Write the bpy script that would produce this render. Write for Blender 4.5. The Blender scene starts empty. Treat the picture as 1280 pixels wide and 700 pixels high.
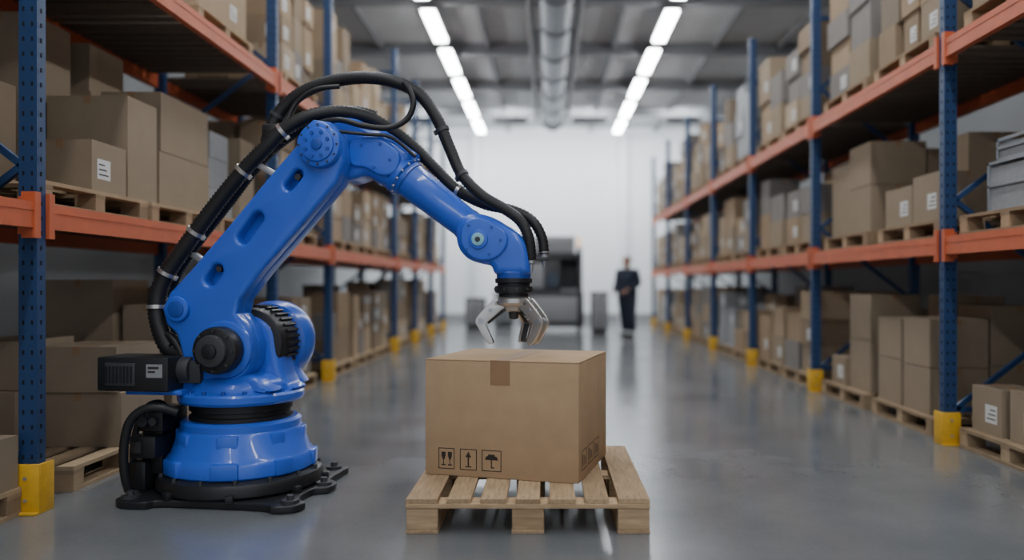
import bpy, bmesh, math, random
from mathutils import Vector, Matrix
R = math.radians
scene = bpy.context.scene
COL = scene.collection

# ------------------------------------------------------------------ materials
def mat(name, color, rough=0.5, metal=0.0, spec=0.5, noise=None, bump=0.0, nscale=20, emis=None, estr=0, coat=0.0, island=None, wood=False):
    m = bpy.data.materials.new(name); m.use_nodes = True
    nt = m.node_tree; b = nt.nodes['Principled BSDF']
    b.inputs['Base Color'].default_value = (*color, 1)
    b.inputs['Roughness'].default_value = rough
    b.inputs['Metallic'].default_value = metal
    b.inputs['Specular IOR Level'].default_value = spec
    b.inputs['Coat Weight'].default_value = coat
    if emis:
        b.inputs['Emission Color'].default_value = (*emis, 1)
        b.inputs['Emission Strength'].default_value = estr
    tc = nt.nodes.new('ShaderNodeTexCoord')
    mp = nt.nodes.new('ShaderNodeMapping'); nt.links.new(tc.outputs['Object'], mp.inputs['Vector'])
    nz = nt.nodes.new('ShaderNodeTexNoise'); nz.inputs['Scale'].default_value = nscale; nz.inputs['Detail'].default_value = 6
    nt.links.new(mp.outputs['Vector'], nz.inputs['Vector'])
    if wood: mp.inputs['Scale'].default_value = wood
    amt = noise if noise is not None else 0.06
    mr = nt.nodes.new('ShaderNodeMapRange'); mr.inputs['To Min'].default_value = 1-amt*1.6; mr.inputs['To Max'].default_value = 1+amt*1.6
    nt.links.new(nz.outputs['Fac'], mr.inputs['Value'])
    src = None
    if island:
        g = nt.nodes.new('ShaderNodeNewGeometry')
        cr = nt.nodes.new('ShaderNodeValToRGB'); cr.color_ramp.interpolation = 'CONSTANT'
        els = cr.color_ramp.elements
        while len(els) < len(island): els.new(0.5)
        for i, c in enumerate(island):
            els[i].position = i/len(island); els[i].color = (*c, 1)
        nt.links.new(g.outputs['Random Per Island'], cr.inputs['Fac']); src = cr.outputs['Color']
    hs = nt.nodes.new('ShaderNodeHueSaturation')
    if src: nt.links.new(src, hs.inputs['Color'])
    else: hs.inputs['Color'].default_value = (*color, 1)
    nt.links.new(mr.outputs['Result'], hs.inputs['Value'])
    nt.links.new(hs.outputs['Color'], b.inputs['Base Color'])
    if bump > 0:
        bp = nt.nodes.new('ShaderNodeBump'); bp.inputs['Strength'].default_value = bump; bp.inputs['Distance'].default_value = 0.01
        nt.links.new(nz.outputs['Fac'], bp.inputs['Height']); nt.links.new(bp.outputs['Normal'], b.inputs['Normal'])
    return m

M = {}
M['blue'] = mat('robot_blue_paint', (0.030, 0.122, 0.64), 0.32, coat=0.35, noise=0.03, nscale=6)
M['blue2'] = mat('robot_blue_dark', (0.016, 0.068, 0.38), 0.4, noise=0.03)
M['black'] = mat('black_cast_metal', (0.012, 0.013, 0.015), 0.45, noise=0.1)
M['rubber'] = mat('black_hose_rubber', (0.012, 0.012, 0.013), 0.5, noise=0.15)
M['dgrey'] = mat('dark_grey_plastic', (0.04, 0.042, 0.046), 0.5)
M['silver'] = mat('machined_steel', (0.60, 0.585, 0.56), 0.3, metal=0.85, noise=0.05)
M['steel'] = mat('galvanised_steel', (0.42, 0.44, 0.47), 0.4, metal=0.7, noise=0.1)
M['cyan'] = mat('turquoise_cap', (0.25, 0.55, 0.68), 0.3)
M['rackblue'] = mat('rack_upright_blue', (0.014, 0.047, 0.135), 0.45, noise=0.1)
M['orange'] = mat('rack_beam_orange', (0.55, 0.115, 0.04), 0.5, noise=0.15, nscale=8)
M['yellow'] = mat('safety_yellow', (0.68, 0.38, 0.02), 0.5, noise=0.15)
M['hole'] = mat('slot_shadow_black', (0.004, 0.005, 0.008), 0.9)
M['card'] = mat('cardboard_kraft', (0.44, 0.30, 0.178), 0.82, spec=0.2, noise=0.09, bump=0.08, nscale=9)
M['cardx'] = mat('cardboard_mixed', (0.3, 0.22, 0.15), 0.85, spec=0.2, noise=0.06, nscale=7,
    island=[(0.33,0.235,0.15),(0.25,0.185,0.125),(0.38,0.28,0.185),(0.22,0.175,0.13),(0.30,0.235,0.165),(0.28,0.205,0.135),(0.42,0.33,0.235),(0.23,0.21,0.195)])
M['greybox'] = mat('grey_crate_plastic', (0.28, 0.29, 0.30), 0.6, noise=0.1)
M['tape'] = mat('brown_packing_tape', (0.31, 0.185, 0.10), 0.6, spec=0.3, noise=0.05)
M['label'] = mat('white_paper_label', (0.68, 0.68, 0.67), 0.7)
M['ink'] = mat('black_print_ink', (0.03, 0.022, 0.018), 0.8)
M['wood'] = mat('pallet_pine_wood', (0.45, 0.31, 0.18), 0.75, spec=0.2, noise=0.34, bump=0.2, nscale=9, wood=(7, 0.7, 7),
    island=[(0.42,0.295,0.175),(0.33,0.225,0.13),(0.47,0.335,0.205),(0.38,0.265,0.16)])
M['woodx'] = mat('pallet_endgrain_wood', (0.42, 0.29, 0.17), 0.8, spec=0.2, noise=0.34, bump=0.2, nscale=9, wood=(0.7, 7, 7),
    island=[(0.42,0.295,0.175),(0.36,0.245,0.14),(0.46,0.325,0.195)])
M['woodd'] = mat('rack_pallet_wood', (0.34, 0.24, 0.145), 0.8, spec=0.2, noise=0.2, nscale=9,
    island=[(0.35,0.25,0.155),(0.28,0.20,0.125),(0.40,0.295,0.185)])
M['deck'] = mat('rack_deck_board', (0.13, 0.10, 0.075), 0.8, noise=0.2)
M['wall'] = mat('wall_white_panel', (0.78, 0.80, 0.82), 0.7, noise=0.02, nscale=0.8)
M['wallside'] = mat('wall_grey_panel', (0.32, 0.33, 0.34), 0.8, noise=0.04, nscale=0.8)
M['ceil'] = mat('ceiling_panel', (0.58, 0.59, 0.60), 0.8, noise=0.08, nscale=1.5)
M['beamgrey'] = mat('ceiling_steel_grey', (0.28, 0.285, 0.30), 0.55, noise=0.08)
M['duct'] = mat('duct_galvanised', (0.24, 0.26, 0.29), 0.4, metal=0.6, noise=0.1, nscale=5)
M['lamp'] = mat('lamp_diffuser', (1, 1, 1), 0.5, emis=(0.95, 0.98, 1.0), estr=38)
M['suit'] = mat('navy_suit_cloth', (0.018, 0.025, 0.045), 0.85, noise=0.15)
M['skin'] = mat('skin', (0.5, 0.28, 0.2), 0.55)
M['hair'] = mat('dark_hair', (0.02, 0.014, 0.01), 0.6)
M['shirt'] = mat('white_shirt', (0.6, 0.62, 0.65), 0.8)
M['screen'] = mat('screen_glass', (0.03, 0.05, 0.08), 0.1)
M['amber'] = mat('amber_lamp', (0.8, 0.35, 0.08), 0.4, emis=(1, 0.5, 0.2), estr=1.2)

# floor: sealed concrete
def floor_mat():
    m = bpy.data.materials.new('polished_concrete'); m.use_nodes = True
    nt = m.node_tree; b = nt.nodes['Principled BSDF']
    tc = nt.nodes.new('ShaderNodeTexCoord')
    n1 = nt.nodes.new('ShaderNodeTexNoise'); n1.inputs['Scale'].default_value = 0.8; n1.inputs['Detail'].default_value = 10; n1.inputs['Roughness'].default_value = 0.62
    n2 = nt.nodes.new('ShaderNodeTexNoise'); n2.inputs['Scale'].default_value = 45; n2.inputs['Detail'].default_value = 5
    n3 = nt.nodes.new('ShaderNodeTexNoise'); n3.inputs['Scale'].default_value = 1.6; n3.inputs['Detail'].default_value = 5
    for n in (n1, n2, n3): nt.links.new(tc.outputs['Object'], n.inputs['Vector'])
    cr = nt.nodes.new('ShaderNodeValToRGB')
    cr.color_ramp.elements[0].position = 0.28; cr.color_ramp.elements[0].color = (0.118, 0.126, 0.134, 1)
    cr.color_ramp.elements[1].position = 0.72; cr.color_ramp.elements[1].color = (0.178, 0.187, 0.196, 1)
    nt.links.new(n1.outputs['Fac'], cr.inputs['Fac'])
    mr = nt.nodes.new('ShaderNodeMapRange'); mr.inputs['To Min'].default_value = 0.88; mr.inputs['To Max'].default_value = 1.12
    nt.links.new(n2.outputs['Fac'], mr.inputs['Value'])
    hs = nt.nodes.new('ShaderNodeHueSaturation'); nt.links.new(cr.outputs['Color'], hs.inputs['Color']); nt.links.new(mr.outputs['Result'], hs.inputs['Value'])
    nt.links.new(hs.outputs['Color'], b.inputs['Base Color'])
    b.inputs['Specular IOR Level'].default_value = 0.75
    r = nt.nodes.new('ShaderNodeMapRange'); r.inputs['From Min'].default_value = 0.3; r.inputs['From Max'].default_value = 0.7
    r.inputs['To Min'].default_value = 0.14; r.inputs['To Max'].default_value = 0.23
    nt.links.new(n3.outputs['Fac'], r.inputs['Value']); nt.links.new(r.outputs['Result'], b.inputs['Roughness'])
    return m
M['floor'] = floor_mat()

# ------------------------------------------------------------------ mesh helpers
def new_empty(name, loc=(0, 0, 0), rotz=0):
    e = bpy.data.objects.new(name, None); COL.objects.link(e)
    e.location = loc; e.rotation_euler = (0, 0, rotz); e.empty_display_size = 0.2
    return e

def link(name, me, parent=None, loc=(0, 0, 0), rot=(0, 0, 0)):
    o = bpy.data.objects.new(name, me); COL.objects.link(o)
    o.location = loc; o.rotation_euler = rot
    if parent: o.parent = parent
    return o

def smooth(me, ang=38):
    for p in me.polygons: p.use_smooth = True
    me.set_sharp_from_angle(angle=R(ang))

def setmats(me, mats):
    for k in (mats if isinstance(mats, (list, tuple)) else [mats]): me.materials.append(M[k])

class MB:
    """collects boxes / prisms into a single mesh"""
    def __init__(s): s.v = []; s.f = []; s.m = []
    def box(s, x0, x1, y0, y1, z0, z1, mi=0, T=None):
        n = len(s.v)
        P = [Vector(p) for p in ((x0,y0,z0),(x1,y0,z0),(x1,y1,z0),(x0,y1,z0),(x0,y0,z1),(x1,y0,z1),(x1,y1,z1),(x0,y1,z1))]
        if T: P = [T @ p for p in P]
        s.v += [tuple(p) for p in P]
        s.f += [tuple(n+i for i in q) for q in ((3,2,1,0),(4,5,6,7),(0,1,5,4),(1,2,6,5),(2,3,7,6),(3,0,4,7))]
        s.m += [mi]*6
    def bar(s, p0, p1, w, d, mi=0):
        p0 = Vector(p0); p1 = Vector(p1); t = (p1-p0); L = t.length; t.normalize()
        up = Vector((0, 1, 0)) if abs(t.y) < 0.9 else Vector((0, 0, 1))
        a = t.cross(up).normalized(); b2 = t.cross(a).normalized()
        T = Matrix((( a.x, b2.x, t.x, p0.x), (a.y, b2.y, t.y, p0.y), (a.z, b2.z, t.z, p0.z), (0,0,0,1)))
        s.box(-w/2, w/2, -d/2, d/2, 0, L, mi, T)
    def cyl(s, p0, p1, r, seg=16, mi=0, r1=None):
        r1 = r if r1 is None else r1
        p0 = Vector(p0); p1 = Vector(p1); t = (p1-p0).normalized()
        up = Vector((0, 0, 1)) if abs(t.z) < 0.9 else Vector((1, 0, 0))
        a = t.cross(up).normalized(); b2 = t.cross(a)
        n = len(s.v)
        for (p, rr) in ((p0, r), (p1, r1)):
            for i in range(seg):
                c = 2*math.pi*i/seg
                s.v.append(tuple(p + a*math.cos(c)*rr + b2*math.sin(c)*rr))
        for i in range(seg):
            j = (i+1) % seg
            s.f.append((n+i, n+j, n+seg+j, n+seg+i)); s.m.append(mi)
        s.f.append(tuple(n+i for i in reversed(range(seg)))); s.m.append(mi)
        s.f.append(tuple(n+seg+i for i in range(seg))); s.m.append(mi)
    def make(s, name, mats, parent=None, loc=(0,0,0), rot=(0,0,0), bevel=0, sm=False, seg=2):
        me = bpy.data.meshes.new(name); me.from_pydata(s.v, [], s.f); setmats(me, mats)
        for p, mi in zip(me.polygons, s.m): p.material_index = mi
        bm = bmesh.new(); bm.from_mesh(me)
        bmesh.ops.recalc_face_normals(bm, faces=bm.faces)
        if bevel > 0:
            es = [e for e in bm.edges if len(e.link_faces) == 2 and e.calc_face_angle(0) > R(40)]
            bmesh.ops.bevel(bm, geom=es, offset=bevel, segments=seg, profile=0.5, affect='EDGES', clamp_overlap=True)
        bm.to_mesh(me); bm.free()
        if sm or bevel > 0: smooth(me)
        me.update()
        return link(name, me, parent, loc, rot)

def lathe(name, prof, m, parent, seg=64, loc=(0,0,0), rot=(0,0,0)):
    v = []; f = []
    for r, z in prof:
        for i in range(seg):
            a = 2*math.pi*i/seg; v.append((r*math.cos(a), r*math.sin(a), z))
    n = len(prof)
    for k in range(n-1):
        for i in range(seg):
            j = (i+1) % seg
            f.append((k*seg+i, k*seg+j, (k+1)*seg+j, (k+1)*seg+i))
    f.append(tuple(reversed(range(seg)))); f.append(tuple((n-1)*seg+i for i in range(seg)))
    me = bpy.data.meshes.new(name); me.from_pydata(v, [], f); setmats(me, m)
    bm = bmesh.new(); bm.from_mesh(me); bmesh.ops.recalc_face_normals(bm, faces=bm.faces); bm.to_mesh(me); bm.free()
    smooth(me, 32)
    return link(name, me, parent, loc, rot)

def disc_y(name, u, z, v0, v1, r, m, parent, bev=0.01, seg=56):
    """cylinder whose axis runs along local Y from v0 to v1 (bevelled)"""
    L = v1-v0; b = min(bev, r*0.4, L*0.45)
    prof = [(r-b, 0), (r-b*0.3, b*0.3), (r, b), (r, L-b), (r-b*0.3, L-b*0.3), (r-b, L)]
    return lathe(name, prof, m, parent, seg, (u, v1, z), (R(90), 0, 0))

def catmull(pts, n=6, closed=False):
    pts = [Vector(p) for p in pts]; out = []; N = len(pts)
    rng = range(N) if closed else range(N-1)
    for i in rng:
        if closed: p0, p1, p2, p3 = pts[(i-1) % N], pts[i], pts[(i+1) % N], pts[(i+2) % N]
        else: p0, p1, p2, p3 = pts[max(i-1, 0)], pts[i], pts[i+1], pts[min(i+2, N-1)]
        for k in range(n):
            t = k/n
            out.append(0.5*((2*p1)+(-p0+p2)*t+(2*p0-5*p1+4*p2-p3)*t*t+(-p0+3*p1-3*p2+p3)*t*t*t))
    if not closed: out.append(pts[-1])
    return out

def extr(name, outline, v0, v1, m, parent, bevel=0.01, holes=(), sm=5, loc=(0,0,0), rotz=0, flat=False):
    """(u,z) outline extruded along local Y between v0 and v1. flat=True: outline is (x,y) extruded along z"""
    cu = bpy.data.curves.new(name+'_c', 'CURVE'); cu.dimensions = '2D'; cu.fill_mode = 'BOTH'
    th = abs(v1-v0)
    b = min(bevel, th*0.45)
    cu.extrude = th/2-b; cu.bevel_depth = b; cu.bevel_resolution = 3; cu.offset = -b
    for k, o in enumerate([outline]+list(holes)):
        P = catmull([(p[0], p[1], 0) for p in o], sm, True) if sm > 1 else [Vector((p[0], p[1], 0)) for p in o]
        sp = cu.splines.new('POLY'); sp.points.add(len(P)-1)
        for i, p in enumerate(P): sp.points[i].co = (p.x, p.y, 0, 1)
        sp.use_cyclic_u = True
    tmp = bpy.data.objects.new(name+'_t', cu); COL.objects.link(tmp)
    dg = bpy.context.evaluated_depsgraph_get(); dg.update()
    me = bpy.data.meshes.new_from_object(tmp.evaluated_get(dg))
    bpy.data.objects.remove(tmp); bpy.data.curves.remove(cu)
    mid = (v0+v1)/2
    if flat: me.transform(Matrix.Translation((0, 0, mid)))
    else: me.transform(Matrix.Translation((0, mid, 0)) @ Matrix.Rotation(R(90), 4, 'X'))
    bm = bmesh.new(); bm.from_mesh(me); bmesh.ops.remove_doubles(bm, verts=bm.verts, dist=0.0002)
    bmesh.ops.recalc_face_normals(bm, faces=bm.faces); bm.to_mesh(me); bm.free()
    me.materials.clear(); setmats(me, m); smooth(me, 35)
    return link(name, me, parent, loc, (0, 0, rotz))

def tube(name, pts, r, m, parent, rib=0.0, step=0.009, seg=14, clamps=(), clampmat='silver', r_end=None):
    P = catmull(pts, 24)
    # resample
    d = [0]
    for i in range(1, len(P)): d.append(d[-1]+(P[i]-P[i-1]).length)
    tot = d[-1]; n = max(8, int(tot/step)); Q = []; j = 0
    for k in range(n+1):
        s = tot*k/n
        while j < len(d)-2 and d[j+1] < s: j += 1
        t = (s-d[j])/max(1e-9, d[j+1]-d[j]); Q.append(P[j].lerp(P[j+1], min(1, max(0, t))))
    v = []; f = []
    T0 = (Q[1]-Q[0]).normalized(); a = T0.orthogonal().normalized(); frames = []
    for k in range(n+1):
        T = (Q[min(k+1, n)]-Q[max(k-1, 0)]).normalized()
        a = (a-T*a.dot(T)).normalized(); b = T.cross(a); frames.append((Q[k], T))
        rr = r*(1+(rib if k % 2 else -rib))
        if r_end: rr *= 1+(r_end-1)*k/n
        for i in range(seg):
            c = 2*math.pi*i/seg; v.append(tuple(Q[k]+(a*math.cos(c)+b*math.sin(c))*rr))
    for k in range(n):
        for i in range(seg):
            jj = (i+1) % seg; f.append((k*seg+i, k*seg+jj, (k+1)*seg+jj, (k+1)*seg+i))
    f.append(tuple(reversed(range(seg)))); f.append(tuple(n*seg+i for i in range(seg)))
    me = bpy.data.meshes.new(name); me.from_pydata(v, [], f); setmats(me, m); smooth(me, 80)
    o = link(name, me, parent)
    for ci, c in enumerate(clamps):
        q, T = frames[int(n*c)]
        rc = r*(1+((r_end or 1)-1)*c)
        prof = [(rc*1.05, -0.010), (rc*1.2, -0.010), (rc*1.2, 0.010), (rc*1.05, 0.010)]
        co = lathe('%s_clamp_%d' % (name, ci+1), prof, clampmat, parent, 24)
        co.location = q; co.rotation_mode = 'QUATERNION'; co.rotation_quaternion = Vector((0, 0, 1)).rotation_difference(T)
        mb = MB(); mb.box(rc*1.1, rc*1.5, -0.010, 0.010, -0.013, 0.013)
        lug = mb.make('%s_lug_%d' % (name, ci+1), clampmat, parent, bevel=0.003)
        lug.location = q; lug.rotation_mode = 'QUATERNION'; lug.rotation_quaternion = co.rotation_quaternion
    return o

# ------------------------------------------------------------------ room shell
XL, XR, YB, ZC = -5.6, 5.6, 24.6, 5.95
Y0 = -4.0
def slab(name, x0, x1, y0, y1, z0, z1, m):
    b = MB(); b.box(x0, x1, y0, y1, z0, z1); return b.make(name, m)
slab('floor', XL-.2, XR+.2, Y0, YB+.2, -0.2, 0, 'floor')
slab('ceiling', XL-.2, XR+.2, Y0, YB+.2, ZC, ZC+.2, 'ceil')
slab('wall_left', XL-.2, XL, Y0, YB, 0, ZC, 'wallside')
slab('wall_right', XR, XR+.2, Y0, YB, 0, ZC, 'wallside')
slab('wall_back', XL-.2, XR+.2, YB, YB+.2, 0, ZC, 'wall')
slab('baseboard_back', XL, XR, YB-.03, YB, 0, .25, 'beamgrey')

b = MB()
for x in (-4.5, -2.2, 2.3, 4.6): b.box(x-.12, x+.12, YB-.2, YB, 0, ZC-.01)
b.make('trim_1', 'wall', bevel=0.01)

# ceiling girders + purlins
b = MB()
y = 1.5
while y < YB:
    b.box(XL, XR, y-.09, y+.09, 5.72, 5.74); b.box(XL, XR, y-.012, y+.012, 5.74, ZC-.02); b.box(XL, XR, y-.09, y+.09, ZC-.02, ZC)
    y += 2.9
for x in (-4.6, -3.3, -1.2, 1.3, 3.3, 4.6): b.box(x-.035, x+.035, Y0, YB, 5.82, ZC)
b.make('ceiling_girders', 'beamgrey')

# light strips
def lamp_row(x):
    e = new_empty('ceiling_strip_light')
    h = MB(); d = MB()
    y1 = 23.4
    while y1 > -3:
        y0 = y1-1.62
        h.box(x-.125, x+.125, y0-.02, y1+.02, 5.60, 5.64)
        d.box(x-.105, x+.105, y0, y1, 5.565, 5.60)
        for yy in (y0+.3, y1-.3): h.box(x-.012, x+.012, yy-.012, yy+.012, 5.64, ZC)
        y1 -= 2.2
    h.make('housing', 'beamgrey', e); d.make('diffuser', 'lamp', e)
lamp_row(-1.95); lamp_row(2.02)
# added fill lights in invented housings, there only to brighten the far wall
for x in (-3.6, -1.0, 1.1, 3.6):
    e = new_empty('added_wall_fill', (x, 21.3, 5.5))
    b = MB(); T = Matrix.Rotation(R(-35), 4, 'X')
    b.box(-.45, .45, -.04, .0, -.12, .12, 0, T); b.box(-.012, .012, -.03, -.006, 0, .22)
    b.box(-.2, -.17, -.03, -.006, 0, ZC-5.5); b.box(.17, .2, -.03, -.006, 0, ZC-5.5)
    b.make('fill_body', 'beamgrey', e)
    L = bpy.data.lights.new('fill_light', 'AREA'); L.shape = 'RECTANGLE'; L.size = .86; L.size_y = .2; L.energy = 110; L.color = (.92, .97, 1)
    lo = bpy.data.objects.new('fill_emitter', L); COL.objects.link(lo); lo.parent = e
    lo.location = (0, .02, -.005); lo.rotation_euler = (R(90-35), 0, 0)

# duct
e = new_empty('ventilation_duct')
b = MB(); b.cyl((.12, 2, 5.3), (.12, 20.2, 5.3), .235, 40)
yy = 2.5
while yy < 20: b.cyl((.12, yy, 5.3), (.12, yy+.05, 5.3), .26, 40); yy += 1.45
b.make('spiral_pipe', 'duct', e, sm=True)
b = MB(); b.cyl((.12, 20.2, 5.3), (.12, 20.32, 5.3), .27, 40); b.make('end_cap', 'dgrey', e, sm=True)
b = MB()
yy = 3.2
while yy < 20: 
    for dx in (-.22, .22): b.box(.12+dx-.008, .12+dx+.008, yy, yy+.03, 5.3, ZC)
    yy += 2.9
b.cyl((-.28, 2, 5.45), (-.28, 21, 5.45), .05, 12); b.cyl((.50, 2, 5.45), (.50, 21, 5.45), .05, 12)
b.box(-.36, .61, 5.0, 5.06, 5.5, ZC); b.box(-.36, .61, 10.0, 10.06, 5.5, ZC); b.box(-.36, .61, 15.0, 15.06, 5.5, ZC)
b.make('hangers_and_side_pipes', 'beamgrey', e, sm=True)

# ------------------------------------------------------------------ pallet racks
def rack(side, xf, depth, ys, levels, H):
    """side=-1 left / +1 right; xf = aisle face"""
    e = new_empty('pallet_rack')
    xr = xf+side*depth
    def xs(a, c): return (min(a, c), max(a, c))
    up = MB(); holes = MB(); br = MB(); gd = MB(); base = MB()
    W = .092
    for i, y in enumerate(ys):
        for xx in (xf, xr-side*W):
            x0, x1 = xs(xx, xx+side*W)
            # open C-section: web + two flanges + lips
            up.box(x0, x1, y-.035, y-.025, 0.01, H)
            up.box(x0, x0+.01, y-.0249, y+.035, 0.01, H)
            up.box(x1-.01, x1, y-.0249, y+.035, 0.01, H)
            base.box(x0-.02, x1+.02, y-.05, y+.05, 0, .010)
            if y < 12:
                z = .12
                while z < H-.05:
                    if xx == xf:
                        for dx in (.024, .068): holes.box(x0+dx-.005, x0+dx+.005, y-.037, y-.0345, z, z+.022)
                        fx = x0 if side > 0 else x1
                        holes.box(fx-.002, fx+.002, y-.008, y+.004, z, z+.022)
                    z += .075
        # bracing in frame
        a = xf+side*W; c = xr-side*W
        z = .25; k = 0
        br.box(*xs(a, c), y-.015, y+.015, z-.02, z+.02)
        while z+.75 < H:
            p, q = ((a, c) if k % 2 == 0 else (c, a))
            br.bar((p, y, z), (q, y, z+.75), .035, .03)
            z += .75; k += 1
        br.box(*xs(a, c), y-.015, y+.015, z-.02, z+.02)
        # guard
        gx0, gx1 = xs(xf-side*.030, xf+side*(W+.015)); gh = .25 if side < 0 else .235
        gd.box(gx0, gx1, y-.065, y-.045, 0, gh)
        fx0, fx1 = xs(xf-side*.030, xf-side*.014)
        gd.box(fx0, fx1, y-.045, y+.06, 0, gh)
        gd.box(gx0, gx1, y-.09, y-.065, 0, .015)
        for zz in (.07, .18):
            base.cyl(((gx0+gx1)/2, y-.066, zz), ((gx0+gx1)/2, y-.073, zz), .009, 8)
    up.make('uprights', 'rackblue', e); holes.make('upright_slots', 'hole', e)
    br.make('frame_braces', 'rackblue', e); gd.make('post_guards', 'yellow', e, bevel=.005); base.make('base_plates_and_bolts', 'steel', e)
    bm_ = MB(); dk = MB(); bolts = MB()
    for zt in levels:
        for i in range(len(ys)-1):
            a, c = ys[i]+.04, ys[i+1]-.04
            for fx in (xf-side*.012, xr-side*.04):
                x0, x1 = xs(fx, fx+side*.05)
                bm_.box(x0, x1, a, c, zt-.13, zt)
                bm_.box(x0-.003, x1+.003, a, c, zt-.045, zt-.038)
            fx0, fx1 = xs(xf-side*.02, xf+side*.05)
            for yy in (ys[i]+.035, ys[i+1]-.08):
                bm_.box(fx0, fx1, yy, yy+.045, zt-.18, zt+.05)
            # deck
            x0, x1 = xs(xf+side*.05, xr-side*.045)
            y = a+.02
            while y < c-.1:
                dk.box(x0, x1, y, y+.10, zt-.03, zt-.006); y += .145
        # end plates across the front of each upright
        for y in ys:
            x0, x1 = xs(xf-side*.012, xf+side*W)
            bm_.box(x0, x1, y-.043, y-.036, zt-.16, zt+.03)
            for zz in (-.13, -.065, 0):
                for dx in (.03, .075):
                    xx = xf-side*.012+side*dx
                    bolts.cyl((xx, y-.0425, zt+zz), (xx, y-.047, zt+zz), .007, 8)
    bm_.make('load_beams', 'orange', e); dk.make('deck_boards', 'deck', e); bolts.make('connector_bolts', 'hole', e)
    return e
YSL = [1.0, 4.05, 7.58, 9.5, 13.6, 15.7, 17.8, 19.9]
YSR = [0.3, 3.0, 5.75, 8.6, 11.25, 13.9, 16.5, 19.15, 21.8]
ZL = [1.56, 3.13]; ZR = [1.49, 2.89]
XFL, XFR = -2.565, 2.83
rack(-1, XFL, 1.15, YSL, ZL, 5.15)
rack(+1, XFR, 1.15, YSR, ZR, 4.6)

# ------------------------------------------------------------------ pallets and box loads
def pallet_mesh(LX, LY, h, n=6):
    """pallet mesh, origin at min corner"""
    b = MB(); t = .022; bw = .10
    bh = h-3*t
    for ix in range(3):
        x = [0, LX/2-bw/2*1.3, LX-bw*1.3][ix]
        b.box(x, x+bw*1.3, 0, LY, 0, t, 0)
        for iy in range(3):
            y = [0, LY/2-bw/2, LY-bw][iy]
            b.box(x+.002, x+bw*1.3-.002, y+.002, y+bw-.002, t, t+bh, 1)
    for iy in range(3):
        y = [0, LY/2-bw/2, LY-bw][iy]
        b.box(0, LX, y, y+bw, t+bh, 2*t+bh, 1)
    for k in range(n):
        x = (LX-bw)*k/(n-1)
        b.box(x, x+bw, 0, LY, 2*t+bh, h, 0)
    return b
pm = pallet_mesh(1.0, 1.12, .14); tmp = pm.make('pallet_tmp', ['woodd', 'woodd'])
PM = tmp.data; bpy.data.objects.remove(tmp)
def put_pallet(x0, y0, z):
    return link('wooden_pallet', PM, None, (x0, y0, z+.0005))

rnd = random.Random(11)
def add_carton(b, x0, x1, y0, y1, z0, z1, side, lab=None):
    """one closed carton with tape strip and optional label. mats: 0 board,1 tape,2 label, 3 ink"""
    b.box(x0, x1, y0, y1, z0, z1, 0)
    cx = (x0+x1)/2; cy = (y0+y1)/2
    b.box(cx-.022, cx+.022, y0-.0012, y1+.0012, z1-.05, z1+.001, 1)
    b.box(x0-.001, x1+.001, cy-.0015, cy+.0015, z1-.003, z1+.0006, 3)
    if lab is None: lab = rnd.random() < .45
    if lab:
        w = min(.14, (y1-y0)*.4); hh = min(.12, (z1-z0)*.45)
        zz = z0+(z1-z0)*.25; yy = y0+(y1-y0)*.15
        fx = x0 if side > 0 else x1
        b.box(fx-.0015, fx+.0015, yy, yy+w, zz, zz+hh, 2)
        for k in range(3): b.box(fx-.0022, fx+.0022, yy+.015, yy+w-.02-.02*k, zz+hh*(.2+.25*k), zz+hh*(.27+.25*k), 3)
        if rnd.random() < .3: b.box(x0+(x1-x0)*.6, x0+(x1-x0)*.85, y0-.0015, y0, zz, zz+hh, 2)

def load(x0, y0, LX, LY, z, hmax, side, name='cardboard_box_stack'):
    b = MB(); ny = rnd.choice([2, 2, 3]); nx = 2
    grey = rnd.random() < .07
    base = rnd.uniform(.78, 1.0)*hmax
    yy = y0+.02
    cuts = [1]*ny
    for q in range(ny): cuts[q] = rnd.uniform(.75, 1.25)
    s_ = sum(cuts)
    for iy in range(ny):
        ly = (LY-.04)*cuts[iy]/s_
        for ix in range(nx):
            lx = (LX-.04)/nx
            xx = x0+.02+ix*lx
            hcol = base*rnd.choice([1, 1, .72, .85, .6])
            nb = max(1, round(hcol/rnd.uniform(.24, .46)))
            zz = z+.001
            for k in range(nb):
                hb = hcol/nb
                j = rnd.uniform(.0, .04); j2 = rnd.uniform(0, .04)
                add_carton(b, xx+.006+j, xx+lx-.006-j2, yy+.006+j2, yy+ly-.006-j, zz, zz+hb-.002, side)
                zz += hb
        yy += ly
    if grey: return b.make('grey_crate_stack', ['greybox', 'dgrey', 'label', 'ink'])
    return b.make(name, ['cardx', 'tape', 'label', 'ink'])

def fill_bay(side, xf, ya, yb, z, hmax):
    n = max(1, int((yb-ya-.1)/1.17)); gap = ((yb-ya-.12)-n*1.12)/(n+1)
    for k in range(n):
        y0 = ya+.06+gap+(1.12+gap)*k
        x0 = xf+side*.06 if side > 0 else xf-.06-1.0
        put_pallet(x0, y0, z)
        load(x0, y0, 1.0, 1.12, z+.1405, hmax*rnd.uniform(.85, 1), side)

for side, xf, YS, ZZ in ((-1, XFL, YSL, ZL), (1, XFR, YSR, ZR)):
    for i in range(len(YS)-1):
        for li, z in enumerate([0]+ZZ):
            if side < 0 and i == 1 and li < 2: continue        # built by hand below
            if side > 0 and i in (1, 2) and li < 2: continue
            if side < 0 and i == 0 and li == 0: continue
            if i == 0 and li == 2: continue
            hm = [1.15, 1.2, 1.45][li]
            if side > 0: hm = [1.08, 1.02, 1.3][li]
            fill_bay(side, xf, YS[i], YS[i+1], z, hm)

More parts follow.
